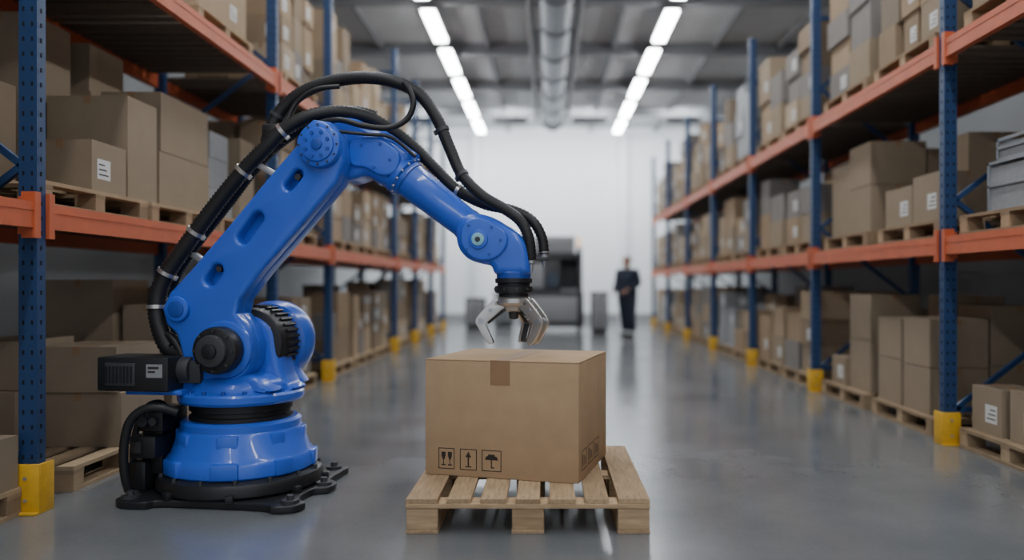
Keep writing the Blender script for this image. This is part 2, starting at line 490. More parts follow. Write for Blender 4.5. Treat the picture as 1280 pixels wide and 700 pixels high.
def cartons(specs, side, mats='cardx', name='cardboard_box'):
    for s in specs:
        b = MB(); add_carton(b, 0, s[1]-s[0], 0, s[3]-s[2], 0, s[5]-s[4], side, s[6] if len(s) > 6 else False)
        b.make(name, [mats, 'tape', 'label', 'ink'], loc=(s[0], s[2], s[4]+.001), bevel=0)

# left shelf, near bay
z = 1.56
for y0 in (4.2, 5.38, 6.48): put_pallet(-3.66, y0, z)
zt = z+.141
cartons([(-3.22, -2.70, 5.14, 5.52, zt, 2.36, False), (-3.06, -2.68, 4.70, 5.08, zt, 2.0, True),
         (-3.64, -3.28, 5.0, 5.48, zt, 2.32), (-3.64, -3.26, 5.02, 5.46, 2.325, 2.86), (-3.6, -3.1, 4.3, 4.66, zt, 2.3, True),
         (-3.16, -2.72, 5.60, 6.42, zt, 2.08), (-3.14, -2.72, 5.62, 6.40, 2.085, 2.50), (-3.62, -3.2, 5.6, 6.2, zt, 2.5), (-3.62, -3.24, 5.65, 6.1, 2.505, 2.85)], -1)
cartons([(-3.5, -2.8, 6.6, 7.1, zt, 1.95), (-3.45, -2.8, 6.6, 7.0, 1.955, 2.2), (-3.4, -2.8, 6.62, 7.0, 2.205, 2.42)], -1, 'greybox', 'grey_crate')
cartons([(-3.2, -2.75, 7.15, 7.48, zt, 2.45), (-3.64, -3.25, 7.15, 7.5, zt, 2.7)], -1)
# left floor
put_pallet(-3.62, 4.42, 0); put_pallet(-3.66, 5.62, 0); put_pallet(-3.62, 2.86, 0); put_pallet(-3.66, 1.5, 0)
zt = .141
cartons([(-3.18, -2.64, 4.95, 5.50, zt, .475), (-3.16, -2.66, 4.93, 5.48, .48, .76), (-3.61, -3.2, 4.80, 5.4, zt, .50), (-3.62, -3.2, 4.84, 5.4, .505, .80),
         (-3.1, -2.63, 3.60, 3.97, zt, .40), (-3.58, -3.14, 3.5, 3.9, zt, .6),
         (-3.6, -3.1, 5.7, 6.2, zt, .65), (-3.6, -3.1, 5.7, 6.2, .655, 1.18), (-3.08, -2.7, 5.75, 6.25, zt, .6), (-3.06, -2.72, 5.76, 6.2, .605, 1.0),
         (-3.3, -2.7, 6.27, 6.72, zt, .6), (-3.3, -2.7, 6.27, 6.72, .605, 1.12)], -1)
# right shelf
z = 1.49; zt = z+.141
put_pallet(2.90, 4.52, z); put_pallet(2.90, 3.2, z); put_pallet(2.90, 5.92, z); put_pallet(2.90, 7.28, z)
# wire / sheet metal crates
for (x0, x1, y0, y1, z0, z1) in ((3.02, 3.52, 5.05, 5.5, zt, 1.98), (3.07, 3.52, 5.07, 5.48, 1.985, 2.14)):
    b = MB(); w = x1-x0; l = y1-y0; h = z1-z0
    for a, c in ((0, 0), (w-.02, 0), (0, l-.02), (w-.02, l-.02)): b.box(a, a+.02, c, c+.02, 0, h)
    for zz in (0, h/2, h-.02):
        b.box(0, w, 0, .015, zz, zz+.02); b.box(0, w, l-.015, l, zz, zz+.02); b.box(0, .015, 0, l, zz, zz+.02); b.box(w-.015, w, 0, l, zz, zz+.02)
    b.box(.015, w-.015, .015, l-.015, .005, h-.04, 1)
    b.make('metal_storage_crate', ['steel', 'greybox'], loc=(x0, y0, z0+.001))
cartons([(3.02, 3.44, 4.56, 4.98, zt, 2.05, True), (2.94, 3.36, 5.99, 6.44, zt, 2.0, True), (3.38, 3.86, 5.99, 6.44, zt, 2.02), (2.94, 3.38, 6.46, 6.96, zt, 1.95, True),
         (3.40, 3.86, 6.47, 6.94, zt, 2.38), (2.96, 3.47, 7.34, 7.84, zt, 2.06), (2.96, 3.47, 7.34, 7.84, 2.065, 2.46), (3.49, 3.88, 7.36, 7.86, zt, 2.4), (2.98, 3.52, 7.88, 8.38, zt, 2.35)], 1)
zt = .141
put_pallet(2.90, 4.52, 0); put_pallet(2.90, 3.2, 0); put_pallet(2.88, 6.0, 0); put_pallet(2.88, 7.3, 0)
cartons([(2.96, 3.25, 5.22, 5.58, zt, .45, True), (2.97, 3.28, 4.80, 5.14, zt, .47, True), (3.33, 3.83, 4.6, 5.4, zt, .5), (3.33, 3.83, 4.62, 5.38, .505, .84),
         (2.93, 3.38, 6.14, 6.59, zt, .50), (2.93, 3.38, 6.14, 6.59, .505, .88), (3.40, 3.85, 6.14, 6.64, zt, .52), (3.40, 3.85, 6.14, 6.64, .525, .98),
         (2.93, 3.32, 6.64, 7.09, zt, .52), (2.93, 3.32, 6.64, 7.09, .525, .86), (3.37, 3.82, 6.69, 7.09, zt, 1.05),
         (2.97, 3.42, 7.36, 7.86, zt, .62), (2.97, 3.42, 7.36, 7.86, .625, 1.05), (3.47, 3.86, 7.36, 7.86, zt, .8), (2.94, 3.32, 7.92, 8.27, zt, .42, True), (3.42, 3.86, 7.92, 8.37, zt, .9)], 1)

# ------------------------------------------------------------------ hero pallet + box
pb = MB(); LX, LY = 1.125, 1.22
pal = new_empty('wooden_pallet', (-.655, 3.68, 0))
xs3 = [0, LX/2-.075, LX-.15]
for i, x in enumerate(xs3): pb.box(x, x+.15, .0, LY, 0, .018, 0)
pb.make('bottom_boards', ['wood'], pal, bevel=.002, seg=1)
pb = MB()
for x in xs3:
    for y in (.004, LY/2-.06, LY-.124): pb.box(x+.002, x+.148, y, y+.12, .018, .116)
pb.make('blocks', ['woodx'], pal, bevel=.003, seg=1)
pb = MB()
for y in (0, LY/2-.06, LY-.12): pb.box(0, LX, y, y+.12, .116, .138)
pb.make('cross_boards', ['woodx'], pal, bevel=.002, seg=1)
pb = MB(); xx = 0
ws = [.145, .11, .12, .11, .12, .11, .145]; g = (LX-sum(ws))/6
for w in ws: pb.box(xx, xx+w, rnd.uniform(0, .006), LY-rnd.uniform(0, .006), .138, .16); xx += w+g
pb.make('top_boards', ['wood'], pal, bevel=.002, seg=1)
pb = MB()
xx = 0
for w in ws:
    for yy in (.06, LY/2, LY-.06):
        for dx in (.3, .7): pb.cyl((xx+w*dx, yy+(.02 if dx > .5 else -.02), .159), (xx+w*dx, yy+(.02 if dx > .5 else -.02), .1608), .004, 8)
    xx += w+g
pb.make('nail_heads', ['dgrey'], pal)

W, D, Hh = .820, .715, .600
bx = new_empty('large_cardboard_box', (.153-.966*W, 3.95+.259*W, .161), R(-15))
b = MB(); b.box(0, W, 0, D, 0, Hh-.006); b.make('carton_body', 'card', bx, bevel=.006)
b = MB(); b.box(.001, W/2-.002, .001, D-.001, Hh-.0055, Hh); b.box(W/2+.002, W-.001, .001, D-.001, Hh-.0055, Hh)
b.make('top_flaps', 'card', bx, bevel=.002)
b = MB(); cx = W*.5; tw = .052
b.box(cx-tw, cx+tw, -.0012, D+.0012, Hh, Hh+.0012); b.box(cx-tw, cx+tw, -.0014, .0, Hh-.125, Hh); b.box(cx-tw, cx+tw, D, D+.0014, Hh-.125, Hh)
b.make('packing_tape', 'tape', bx)
# printed handling symbols
b = MB()
def frame(x, z, w, h, t=.004, P=lambda *a: b.box(a[0], a[1], -.0008, 0.0002, a[2], a[3])):
    P(x, x+w, z, z+t); P(x, x+w, z+h-t, z+h); P(x, x+t, z+t, z+h-t); P(x+w-t, x+w, z+t, z+h-t)
def fr(x0, x1, z0, z1): b.box(x0, x1, -.0008, 0.0002, z0, z1)
z0 = .035; h = .108
frame(.075, z0, .088, h); frame(.193, z0, .092, h); frame(.312, z0, .105, h)
for gx in (.103, .138):       # two glasses
    fr(gx-.011, gx+.011, z0+.062, z0+.088); fr(gx-.007, gx+.007, z0+.05, z0+.062); fr(gx-.002, gx+.002, z0+.024, z0+.05); fr(gx-.011, gx+.011, z0+.018, z0+.024)
ax = .239
fr(ax-.004, ax+.004, z0+.022, z0+.07); fr(ax-.014, ax+.014, z0+.066, z0+.074); fr(ax-.009, ax+.009, z0+.074, z0+.083); fr(ax-.004, ax+.004, z0+.083, z0+.092); fr(ax-.016, ax+.016, z0+.014, z0+.02)
ux = .364                     # umbrella
fr(ux-.034, ux+.034, z0+.058, z0+.068); fr(ux-.029, ux+.029, z0+.068, z0+.077); fr(ux-.018, ux+.018, z0+.077, z0+.086); fr(ux-.003, ux+.003, z0+.02, z0+.058); fr(ux-.003, ux+.014, z0+.016, z0+.022)
# side print
def sd(y0, y1, za, zb): b.box(W-.0002, W+.0008, y0, y1, za, zb)
for y in (.06, .22, .37):
    w = .12; sd(y, y+w, .05, .054); sd(y, y+w, .146, .15); sd(y, y+.004, .05, .15); sd(y+w-.004, y+w, .05, .15)
    for k in range(3): sd(y+.02+.03*k, y+.03+.03*k, .07, .13-.01*k)
b.make('handling_symbols', 'ink', bx)

# ------------------------------------------------------------------ ROBOT
RB = new_empty('industrial_robot_arm', (-1.72, 4.5, 0), R(-7))
def E(a, bb, v=0.0):
    """image pixel coordinates -> metres in the arm's own plane"""
    d = a-(303+105*v); u = (.00476+.0009*v)*d-5.8e-7*d*d  # approximate inverse of the camera perspective for pixel column a at arm offset v
    return u, 1.15+(355-bb)*(.0045+.00099*v-.000122*u)
def E3(a, bb, v): u, z_ = E(a, bb, v); return (u, v, z_)
# base plate with four outrigger feet
pts = [(-.40,-.47),(-.27,-.47),(-.20,-.42),(.32,-.43),(.40,-.47),(.50,-.44),(.53,-.36),(.46,-.28),(.46,-.10),(.53,-.06),(.53,.06),(.46,.14),(.46,.34),(.40,.44),
       (-.2,.46),(-.38,.46),(-.45,.38),(-.43,.24),(-.44,-.2),(-.47,-.34),(-.47,-.42)]
extr('base_plate', pts, .001, .040, 'black', RB, bevel=.008, sm=3, flat=True)
b = MB()
for (x, y) in ((-.40,-.40),(.46,-.38),(.48,0),(.39,.37),(-.38,.38)):
    b.cyl((x, y, .039), (x, y, .055), .045, 24); b.cyl((x, y, .054), (x, y, .078), .02, 6)
b.make('foot_bolts', 'dgrey', RB, sm=True)
b = MB()
for a in range(0, 360, 45):
    T = Matrix.Rotation(R(a+20), 4, 'Z'); b.box(.38, .47, -.02, .02, .035, .075, 0, T)
b.make('base_gussets', 'black', RB, bevel=.006)
lathe('base_ring', [(.42,.035),(.44,.055),(.44,.095),(.43,.115),(.40,.13)], 'black', RB)
lathe('base_flare', [(.385,.13),(.395,.14),(.395,.195),(.38,.22),(.365,.235),(.33,.345),(.32,.36),(.32,.395),(.30,.41)], 'blue', RB)
b = MB()
for a, w in ((-75, .07), (-30, .055), (-125, .08), (-165, .06), (15, .06), (60, .06), (120, .07)):
    T = Matrix.Rotation(R(a), 4, 'Z')
    b.box(.32, .406, -w, w, .135, .222, 0, T)
    b.box(.30, .345, -w*.8, w*.8, .222, .355, 0, T)
b.make('base_ribs', 'blue', RB, bevel=.012)
b = MB()
for a in range(0, 360, 24):
    c, s = math.cos(R(a+5)), math.sin(R(a+5))
    b.cyl((c*.415, s*.415, .115), (c*.415, s*.415, .14), .012, 6)
b.make('base_ring_bolts', 'dgrey', RB)
lathe('slew_bearing', [(.27,.40),(.275,.405),(.275,.43),(.262,.435),(.262,.455),(.275,.46),(.275,.50)], 'black', RB)
lathe('turntable', [(.29,.498),(.325,.505),(.335,.52),(.335,.55),(.325,.562),(.27,.575)], 'blue', RB)
lathe('turret_shell', [(.285,.565),(.283,.585),(.272,.612),(.25,.635),(.21,.655),(.16,.665)], 'blue', RB)
b = MB()
for a in range(0, 360, 20):
    c, s = math.cos(R(a)), math.sin(R(a)); b.cyl((c*.305, s*.305, .56), (c*.305, s*.305, .582), .011, 6)
b.make('turntable_bolts', 'blue2', RB)
# carousel body
extr('carousel_body', [(-.25,.565),(.29,.565),(.29,.60),(.26,.66),(.235,.78),(.20,.92),(.08,.99),(-.08,.97),(-.17,.86),(-.2,.72),(-.24,.64)], -.06, .14, 'blue', RB, bevel=.04, sm=4)
extr('carousel_front_foot', [(-.25,.565),(.25,.565),(.23,.615),(.16,.66),(-.18,.66),(-.24,.61)], -.22, -.05, 'blue', RB, bevel=.03, sm=3)
extr('carousel_rear_foot', [(-.24,.565),(.26,.565),(.24,.66),(.18,.78),(-.12,.78),(-.2,.66)], .13, .26, 'blue', RB, bevel=.04, sm=3)
SU, SZ = .01, .80
b = MB()
for k in range(36):
    T = Matrix.Translation((SU+.05, 0, SZ+.02)) @ Matrix.Rotation(2*math.pi*k/36, 4, 'Y')
    b.box(.19, .212, .02, .16, -.006, .006, 0, T)
b.make('gear_fins', 'black', RB)
disc_y('shoulder_gearbox', SU+.05, SZ+.02, -.05, .18, .198, 'black', RB, .02)
disc_y('shoulder_rear_housing', SU+.06, SZ+.02, .17, .36, .232, 'blue', RB, .06)
disc_y('shoulder_rear_cap', SU+.06, SZ+.02, .35, .38, .13, 'blue2', RB, .01)
# lower link
V = -.2
out = [E(a, c, V) for a, c in [(378,178),(340,222),(290,283),(243,338),(217,366),(208,386),(213,405),(226,418),(232,440),(236,462),(250,480),(275,488),(300,480),(317,458),(320,430),(312,408),(300,392),(304,374),(330,340),(380,282),(424,228),(433,200),(430,172),(415,153),(395,150),(382,162)]]
def slot(a0, c0, a1, c1, r):
    p = Vector(E(a0, c0, V)); q = Vector(E(a1, c1, V)); t = (q-p).normalized(); n = Vector((-t.y, t.x)); o = []
    for k in range(9): 
        an = -math.pi/2+math.pi*k/8; o.append(tuple(q+t*math.cos(an)*r+n*math.sin(an)*r))
    for k in range(9):
        an = math.pi/2+math.pi*k/8; o.append(tuple(p+t*math.cos(an)*r+n*math.sin(an)*r))
    return o
sl = [slot(268,350,276,338,.032), slot(309,297,326,273,.034), slot(366,232,376,219,.026)]
extr('lower_arm_front_shell', out, -.225, -.13, 'blue', RB, bevel=.022, holes=sl, sm=1)
extr('lower_arm_back_shell', out, -.145, -.04, 'blue', RB, bevel=.02, sm=1)
b = MB()
for (a, c) in ((276,336),(374,221)):
    x, zz = E(a, c, V); b.cyl((x, -.20, zz), (x, -.14, zz), .017, 16)
b.make('arm_slot_fittings', 'dgrey', RB, sm=True)
# black boot + shoulder motor
disc_y('shoulder_seal', SU+.01, SZ-.0, -.24, -.20, .155, 'blue', RB, .012)
disc_y('shoulder_motor', SU+.005, SZ, -.33, -.23, .125, 'black', RB, .02)
disc_y('shoulder_motor_cap', SU, SZ, -.36, -.32, .085, 'dgrey', RB, .012)
disc_y('shoulder_motor_hub', SU, SZ, -.375, -.355, .04, 'black', RB, .006)
b = MB()
for k in range(8):
    a = 2*math.pi*k/8; c, s = math.cos(a)*.105, math.sin(a)*.105
    b.cyl((SU+.005+c, -.333, SZ+s), (SU+.005+c, -.34, SZ+s), .008, 8)
b.make('motor_bolts', 'dgrey', RB)
u, z_ = E(229, 386, V)
disc_y('counterbalance_pin', u, z_, -.25, -.215, .068, 'blue', RB, .01)
disc_y('counterbalance_pin_cap', u, z_, -.256, -.245, .045, 'blue2', RB, .004)
# elbow
EU, EZ = E(403, 182, -.24)
disc_y('elbow_cover', EU+.0, EZ, -.275, -.215, .118, 'blue', RB, .014)
disc_y('elbow_cover_ring', EU, EZ, -.29, -.27, .088, 'blue', RB, .006)
disc_y('elbow_hub', EU, EZ, -.30, -.285, .03, 'blue2', RB, .005)
b = MB()
for k in range(8):
    a = 2*math.pi*(k+.5)/8; b.cyl((EU+math.cos(a)*.064, -.2895, EZ+math.sin(a)*.064), (EU+math.cos(a)*.064, -.296, EZ+math.sin(a)*.064), .010, 12)
b.make('elbow_bolts', 'blue2', RB, sm=True)
b = MB()
for k in range(12):
    a = 2*math.pi*(k)/12; b.cyl((EU+math.cos(a)*.103, -.274, EZ+math.sin(a)*.103), (EU+math.cos(a)*.103, -.279, EZ+math.sin(a)*.103), .006, 8)
b.make('elbow_rim_bolts', 'dgrey', RB)
disc_y('elbow_gearbox', EU+.015, EZ-.0, -.045, .17, .132, 'blue', RB, .03)
# upper casting (elbow to forearm collar)
cast = [E(a, c, 0) for a, c in [(412,160),(430,150),(452,152),(470,163),(486,166),(507,182),(520,194),(512,212),(494,232),(478,230),(462,222),(440,228),(420,222),(408,200),(404,180)]]
extr('upper_arm_casting', cast, -.09, .15, 'blue', RB, bevel=.04, sm=4)
cast2 = [E(a, c, -.1) for a, c in [(440,176),(462,170),(482,176),(500,192),(496,214),(478,220),(458,210),(440,205)]]
extr('upper_arm_cover', cast2, -.115, -.07, 'blue', RB, bevel=.012, sm=4)
b = MB()
for a, c in ((452,182),(476,180),(488,200),(468,209)):
    x, zz = E(a, c, -.11); b.cyl((x, -.12, zz), (x, -.108, zz), .009, 8)
b.make('cover_bolts', 'blue2', RB)
# forearm tube along its axis
A = Vector((*E(484,203,0),)); B = Vector((*E(594,289,0),))
dirv = (B-A).normalized(); Lf = (B-A).length
ang = math.atan2(dirv.x, dirv.y)   # rotation from +z towards +x
def axial(name, s0, prof, m):
    p = A+dirv*s0
    return lathe(name, prof, m, RB, 48, (p.x, .01, p.y), (0, ang, 0))
axial('forearm_flange', 0, [(.11,0),(.125,.008),(.125,.045),(.115,.052)], 'blue')
axial('forearm_gap_ring', .045, [(.110,0),(.115,.002),(.115,.010),(.110,.012)], 'dgrey')
axial('forearm_collar', .058, [(.110,0),(.116,.004),(.116,.026),(.108,.030),(.120,.034),(.120,.068),(.108,.076)], 'blue')
axial('forearm_tube', .12, [(.104,0),(.104,.04),(.099,.05),(.092,.22),(.086,Lf-.2),(.09,Lf-.19),(.09,Lf-.14),(.08,Lf-.12)], 'blue')
axial('forearm_seam', .155, [(.102,0),(.1055,.002),(.1055,.008),(.102,.01)], 'blue2')
b = MB()
for k in range(14):
    an = 2*math.pi*k/14
    T = Matrix.Translation((A.x, .01, A.y)) @ Matrix.Rotation(ang, 4, 'Y')
    p = T @ Vector((math.cos(an)*.114, math.sin(an)*.114, .124)); q = T @ Vector((math.cos(an)*.114, math.sin(an)*.114, .136))
    b.cyl(p, q, .007, 8)
b.make('flange_bolts', 'silver', RB)
# wrist
wr = [E(a, c, 0) for a, c in [(580,272),(597,268),(616,272),(634,282),(650,292),(661,308),(664,328),(662,343),(642,345),(622,343),(616,333),(604,330),(588,324),(577,312),(573,296),(574,282)]]
extr('wrist_housing', wr, -.085, .10, 'blue', RB, bevel=.04, sm=4)
wr2 = [E(a, c, -.08) for a, c in [(582,278),(600,272),(620,280),(634,292),(634,308),(622,322),(604,326),(588,320),(578,306),(577,290)]]
extr('wrist_side_cover', wr2, -.105, -.07, 'blue', RB, bevel=.012, sm=4)
WU, WZ = E(598, 299, -.11)
disc_y('wrist_cap_ring', WU, WZ, -.118, -.10, .052, 'blue', RB, .005)
disc_y('wrist_cap', WU, WZ, -.124, -.115, .034, 'cyan', RB, .003)
disc_y('wrist_cap_hub', WU, WZ, -.128, -.122, .014, 'dgrey', RB, .002)
b = MB()
for a, c in ((615,284),(626,300),(612,318),(586,282),(584,312)):
    x, zz = E(a, c, -.1); b.cyl((x, -.110, zz), (x, -.10, zz), .007, 8)
b.make('wrist_bolts', 'blue2', RB)
# tool flange
FU = E(642, 350, 0)[0]; zf = E(642, 344, 0)[1]
lathe('wrist_flange', [(.088,zf-.022),(.092,zf-.018),(.092,zf+.01),(.085,zf+.02)], 'blue2', RB, 48, (FU,0,0))
lathe('tool_changer', [(.05,zf-.125),(.080,zf-.12),(.080,zf-.10),(.096,zf-.095),(.102,zf-.09),(.102,zf-.06),(.088,zf-.055),(.088,zf-.045),(.10,zf-.04),(.10,zf-.018),(.085,zf-.015)], 'black', RB, 48, (FU,0,0))
b = MB()
for k in range(10):
    a = 2*math.pi*k/10; b.cyl((FU+math.cos(a)*.100, math.sin(a)*.100, zf-.075), (FU+math.cos(a)*.107, math.sin(a)*.107, zf-.075), .008, 8)
b.make('tool_changer_screws', 'dgrey', RB)
# gripper
zg = zf-.118
lathe('gripper_palm', [(.03,zg-.080),(.055,zg-.075),(.066,zg-.05),(.084,zg-.045),(.094,zg-.03),(.094,zg-.008),(.080,zg+.003)], 'silver', RB, 40, (FU,0,0))
lathe('gripper_core', [(.012,zg-.12),(.024,zg-.115),(.03,zg-.07)], 'dgrey', RB, 24, (FU,0,0))
fo = [(.040,zg-.008),(.085,zg-.004),(.120,zg-.022),(.188,zg-.094),(.205,zg-.126),(.198,zg-.152),(.152,zg-.230),(.124,zg-.252),(.110,zg-.244),(.120,zg-.212),(.148,zg-.152),(.143,zg-.136),(.110,zg-.106),(.072,zg-.070),(.042,zg-.050)]
hole1 = [(.088+.010*math.cos(t*math.pi/4), zg-.034+.010*math.sin(t*math.pi/4)) for t in range(8)]
for k, az in enumerate((180+10, -25, 70)):
    extr('gripper_finger_%d_plate_a' % (k+1), fo, -.036, -.020, 'silver', RB, bevel=.003, sm=3, holes=[hole1], loc=(FU,0,0), rotz=R(az))
    extr('gripper_finger_%d_plate_b' % (k+1), fo, .020, .036, 'silver', RB, bevel=.003, sm=3, holes=[hole1], loc=(FU,0,0), rotz=R(az))
    b = MB()
    for (x, zz, r) in ((.06,zg-.028,.015),(.176,zg-.124,.016),(.125,zg-.07,.011)):
        b.cyl((x, -.042, zz), (x, .042, zz), r, 20)
    b.make('gripper_finger_%d_pins' % (k+1), 'steel', RB, loc=(FU,0,0), rot=(0,0,R(az)), sm=True)
    b = MB(); b.box(.05, .115, -.0195, .0195, zg-.045, zg-.012); b.bar((.172,0,zg-.13), (.126,0,zg-.236), .030, .038)
    b.make('gripper_finger_%d_knuckle' % (k+1), 'silver', RB, loc=(FU,0,0), rot=(0,0,R(az)), bevel=.004)
    b = MB(); b.bar((.155,0,zg-.15), (.110,0,zg-.246), .016, .034); b.bar((.045,0,zg-.065), (.14,0,zg-.14), .014, .018)
    b.make('gripper_finger_%d_pad' % (k+1), ['dgrey'], RB, loc=(FU,0,0), rot=(0,0,R(az)), bevel=.004)
# hoses
tube('main_hose', [E3(232,440,-.17),E3(216,437,-.17),E3(204,415,-.17),E3(198,382,-.16),E3(207,348,-.15),E3(232,310,-.14),E3(272,255,-.13),E3(306,213,-.13),E3(332,186,-.13),E3(355,163,-.12),E3(386,146,-.1),E3(420,140,-.06),E3(455,145,.0),E3(485,160,.06),E3(515,182,.10),E3(545,212,.12),E3(572,238,.10),E3(605,255,.05),E3(640,263,.02),E3(664,275,.0),E3(677,296,.0),E3(680,318,.0)],
     .048, 'rubber', RB, rib=.07, step=.011, seg=18, clamps=(.10,.16,.24,.37,.46,.80), r_end=.55)
tube('upper_hose', [E3(335,192,-.05),E3(340,160,-.04),E3(355,135,-.03),E3(380,115,-.03),E3(415,102,-.03),E3(455,97,-.03),E3(492,102,-.03),E3(524,118,-.03),E3(546,148,-.03),E3(562,185,-.03),E3(577,218,-.04),E3(602,244,-.06),E3(632,262,-.06),E3(651,277,-.05),E3(661,298,-.05),E3(664,325,-.04)],
     .038, 'rubber', RB, rib=.05, step=.010, seg=16, clamps=(.04,.10,.60,.72), clampmat='dgrey', r_end=.75)
tube('second_hose', [E3(236,430,-.06),E3(219,425,-.06),E3(212,400,-.05),E3(211,370,-.05),E3(223,338,-.05),E3(247,302,-.04),E3(286,252,-.04),E3(318,210,-.04),E3(345,182,-.02),E3(378,160,-.0),E3(410,152,.02),E3(440,140,.05),E3(470,146,.08)],
     .034, 'rubber', RB, rib=.06, step=.010, seg=14)
tube('signal_cable', [E3(395,155,-.12),E3(425,150,-.14),E3(455,157,-.14),E3(485,160,-.12),E3(508,150,-.10),E3(517,130,-.09),E3(512,112,-.08),E3(505,103,-.07)], .016, 'rubber', RB, seg=10)
tube('signal_cable_thin', [E3(400,160,-.12),E3(430,165,-.15),E3(460,168,-.14),E3(490,172,-.12),E3(520,196,-.10)], .009, 'rubber', RB, seg=8)
tube('thin_cable', [E3(360,150,-.10),E3(372,128,-.08),E3(395,112,-.08),E3(425,108,-.06)], .014, 'rubber', RB, seg=8)
# hose end connectors
for k, (a, v) in enumerate(((664, -.04), (680, 0))):
    u0, v0, z0 = E3(a, 322-(a-664)*.4, v)
    lathe('hose_fitting_%d' % (k+1), [(.006,z0-.085),(.010,z0-.06),(.012,z0-.035),(.024,z0-.03),(.026,z0+.005),(.02,z0+.01)], 'steel', RB, 16, (u0, v0, 0))
b = MB(); u0, z0 = E(655, 326, -.03); b.box(u0-.03, u0+.13, -.05, .01, z0+.0, z0+.02)
b.make('fitting_bracket', 'dgrey', RB, bevel=.004)
# hose support brackets on arm
b = MB()
for (a, c, a2, c2) in ((243,318,262,330),(322,205,345,218),(203,372,222,385)):
    p = E3(a, c, -.1); q = E3(a2, c2, -.1); b.bar(p, q, .03, .05)
b.make('hose_brackets', 'steel', RB, bevel=.004)
b = MB()
p = E3(344, 168, -.06); b.box(p[0]-.05, p[0]+.05, -.12, -.0, p[2]-.05, p[2]+.05); b.make('hose_junction', 'black', RB, bevel=.015)
# drive motor box on the left with label
b = MB()
b.box(-.62, -.22, -.36, -.12, .585, .765); b.make('drive_unit', 'black', RB, bevel=.010)
b = MB(); b.box(-.625, -.58, -.35, -.13, .595, .755); b.box(-.57, -.40, -.36-.008, -.355, .615, .735); b.make('drive_unit_lid', 'dgrey', RB, bevel=.004)
b = MB(); 
for k in range(8): b.box(-.565+.02*k, -.555+.02*k, -.372, -.366, .63, .72)
b.make('drive_unit_fins', 'black', RB)
b = MB(); b.box(-.34, -.25, -.3615, -.3595, .66, .73); b.make('drive_unit_label', 'greybox', RB)
b = MB(); b.box(-.33, -.27, -.3625, -.361, .705, .717); b.box(-.33, -.29, -.3625, -.361, .685, .695); b.make('drive_unit_print', 'ink', RB)
b = MB(); b.box(-.24, -.10, -.26, -.14, .62, .74); b.cyl((-.26, -.22, .69), (-.16, -.22, .69), .07, 24); b.make('drive_unit_coupling', 'dgrey', RB, bevel=.006)
b = MB(); b.box(-.50, -.18, -.30, -.12, .560, .587); b.make('drive_unit_bracket', 'blue', RB, bevel=.006)
# cable boxes by the base
b = MB(); b.box(-.44, -.30, -.28, -.04, .36, .48); b.box(-.48, -.33, -.30, -.1, .22, .34); b.box(-.46, -.34, -.22, .0, .12, .36); b.box(-.50, -.40, -.28, -.12, .04, .20)
b.make('connector_block', 'black', RB, bevel=.012)
b = MB(); b.box(-.465, -.41, -.305, -.298, .25, .31); b.cyl((-.40,-.282,.42),(-.40,-.31,.42),.03,20); b.cyl((-.34,-.282,.42),(-.34,-.31,.42),.022,20)
b.make('connector_fittings', 'dgrey', RB, sm=True)
tube('base_cable', [(-.20,-.30,.47),(-.27,-.34,.50),(-.36,-.36,.49),(-.43,-.37,.42),(-.46,-.37,.28),(-.46,-.36,.15),(-.45,-.34,.06)], .024, 'rubber', RB, rib=.05, seg=12)
tube('base_cable_2', [(-.26,-.28,.47),(-.34,-.24,.51),(-.43,-.22,.48),(-.49,-.22,.36),(-.51,-.22,.2),(-.49,-.22,.08)], .018, 'rubber', RB, rib=.05, seg=12)
tube('motor_cable', [(-.22,-.20,.74),(-.28,-.2,.84),(-.34,-.18,.87),(-.32,-.17,.76)], .02, 'rubber', RB, seg=12)

# ------------------------------------------------------------------ background machinery
mc = new_empty('packaging_machine', (.1, 19.6, 0))
b = MB(); b.box(-.75, .75, -.5, .5, .12, .95); b.box(-.70, .2, -.45, .45, .95, 1.75); b.box(-.72, .72, -.48, .48, 1.75, 1.9)
b.box(.2, .62, .1, .45, .95, 1.75)
for x in (-.7, .62):
    for y in (-.42, .34): b.box(x, x+.08, y, y+.08, 0, 2.05)
b.box(.62, .74, -.05, .07, .9, 1.8); b.make('frame', 'dgrey', mc, bevel=.01)
b = MB(); b.box(-.6, .6, -.515, -.49, .25, .85); b.box(-.62, -.2, -.465, -.445, 1.05, 1.65); b.box(-.45, .55, -.35, .35, 1.9, 2.3); b.box(-.3, -.05, -.37, -.35, 1.95, 2.2, 0); b.make('panels', 'beamgrey', mc, bevel=.01)
b = MB(); b.box(-.12, .14, -.47, -.44, 1.1, 1.4); b.make('control_screen', 'screen', mc)
b = MB()
for k in range(4): b.cyl((.26+.1*k, -.42, 1.0), (.26+.1*k, .08, 1.0), .035, 14)
b.make('rollers', 'steel', mc, sm=True)
b = MB(); b.cyl((.66, 0, 2.05), (.66, 0, 2.3), .04, 14); b.make('warning_lamp', 'amber', mc, sm=True)
def cabinet(x, y, w, d, h):
    e = new_empty('control_cabinet', (x, y, 0)); b = MB()
    b.box(0, w, 0, d, .08, h); b.box(.03, w-.03, .03, d-.03, 0, .08); b.make('body', 'dgrey', e, bevel=.01)
    b = MB(); b.box(.03, w/2-.01, -.02, 0, .12, h-.05); b.box(w/2+.01, w-.03, -.02, 0, .12, h-.05); b.make('doors', 'beamgrey', e, bevel=.005)
    b = MB(); b.box(w/2-.05, w/2-.03, -.05, -.02, h*.5, h*.62); b.make('handle', 'steel', e)
cabinet(-2.1, 20.3, .5, .5, .8); cabinet(1.0, 18.4, .38, .45, .97); cabinet(-1.45, 21.5, .5, .5, .95)

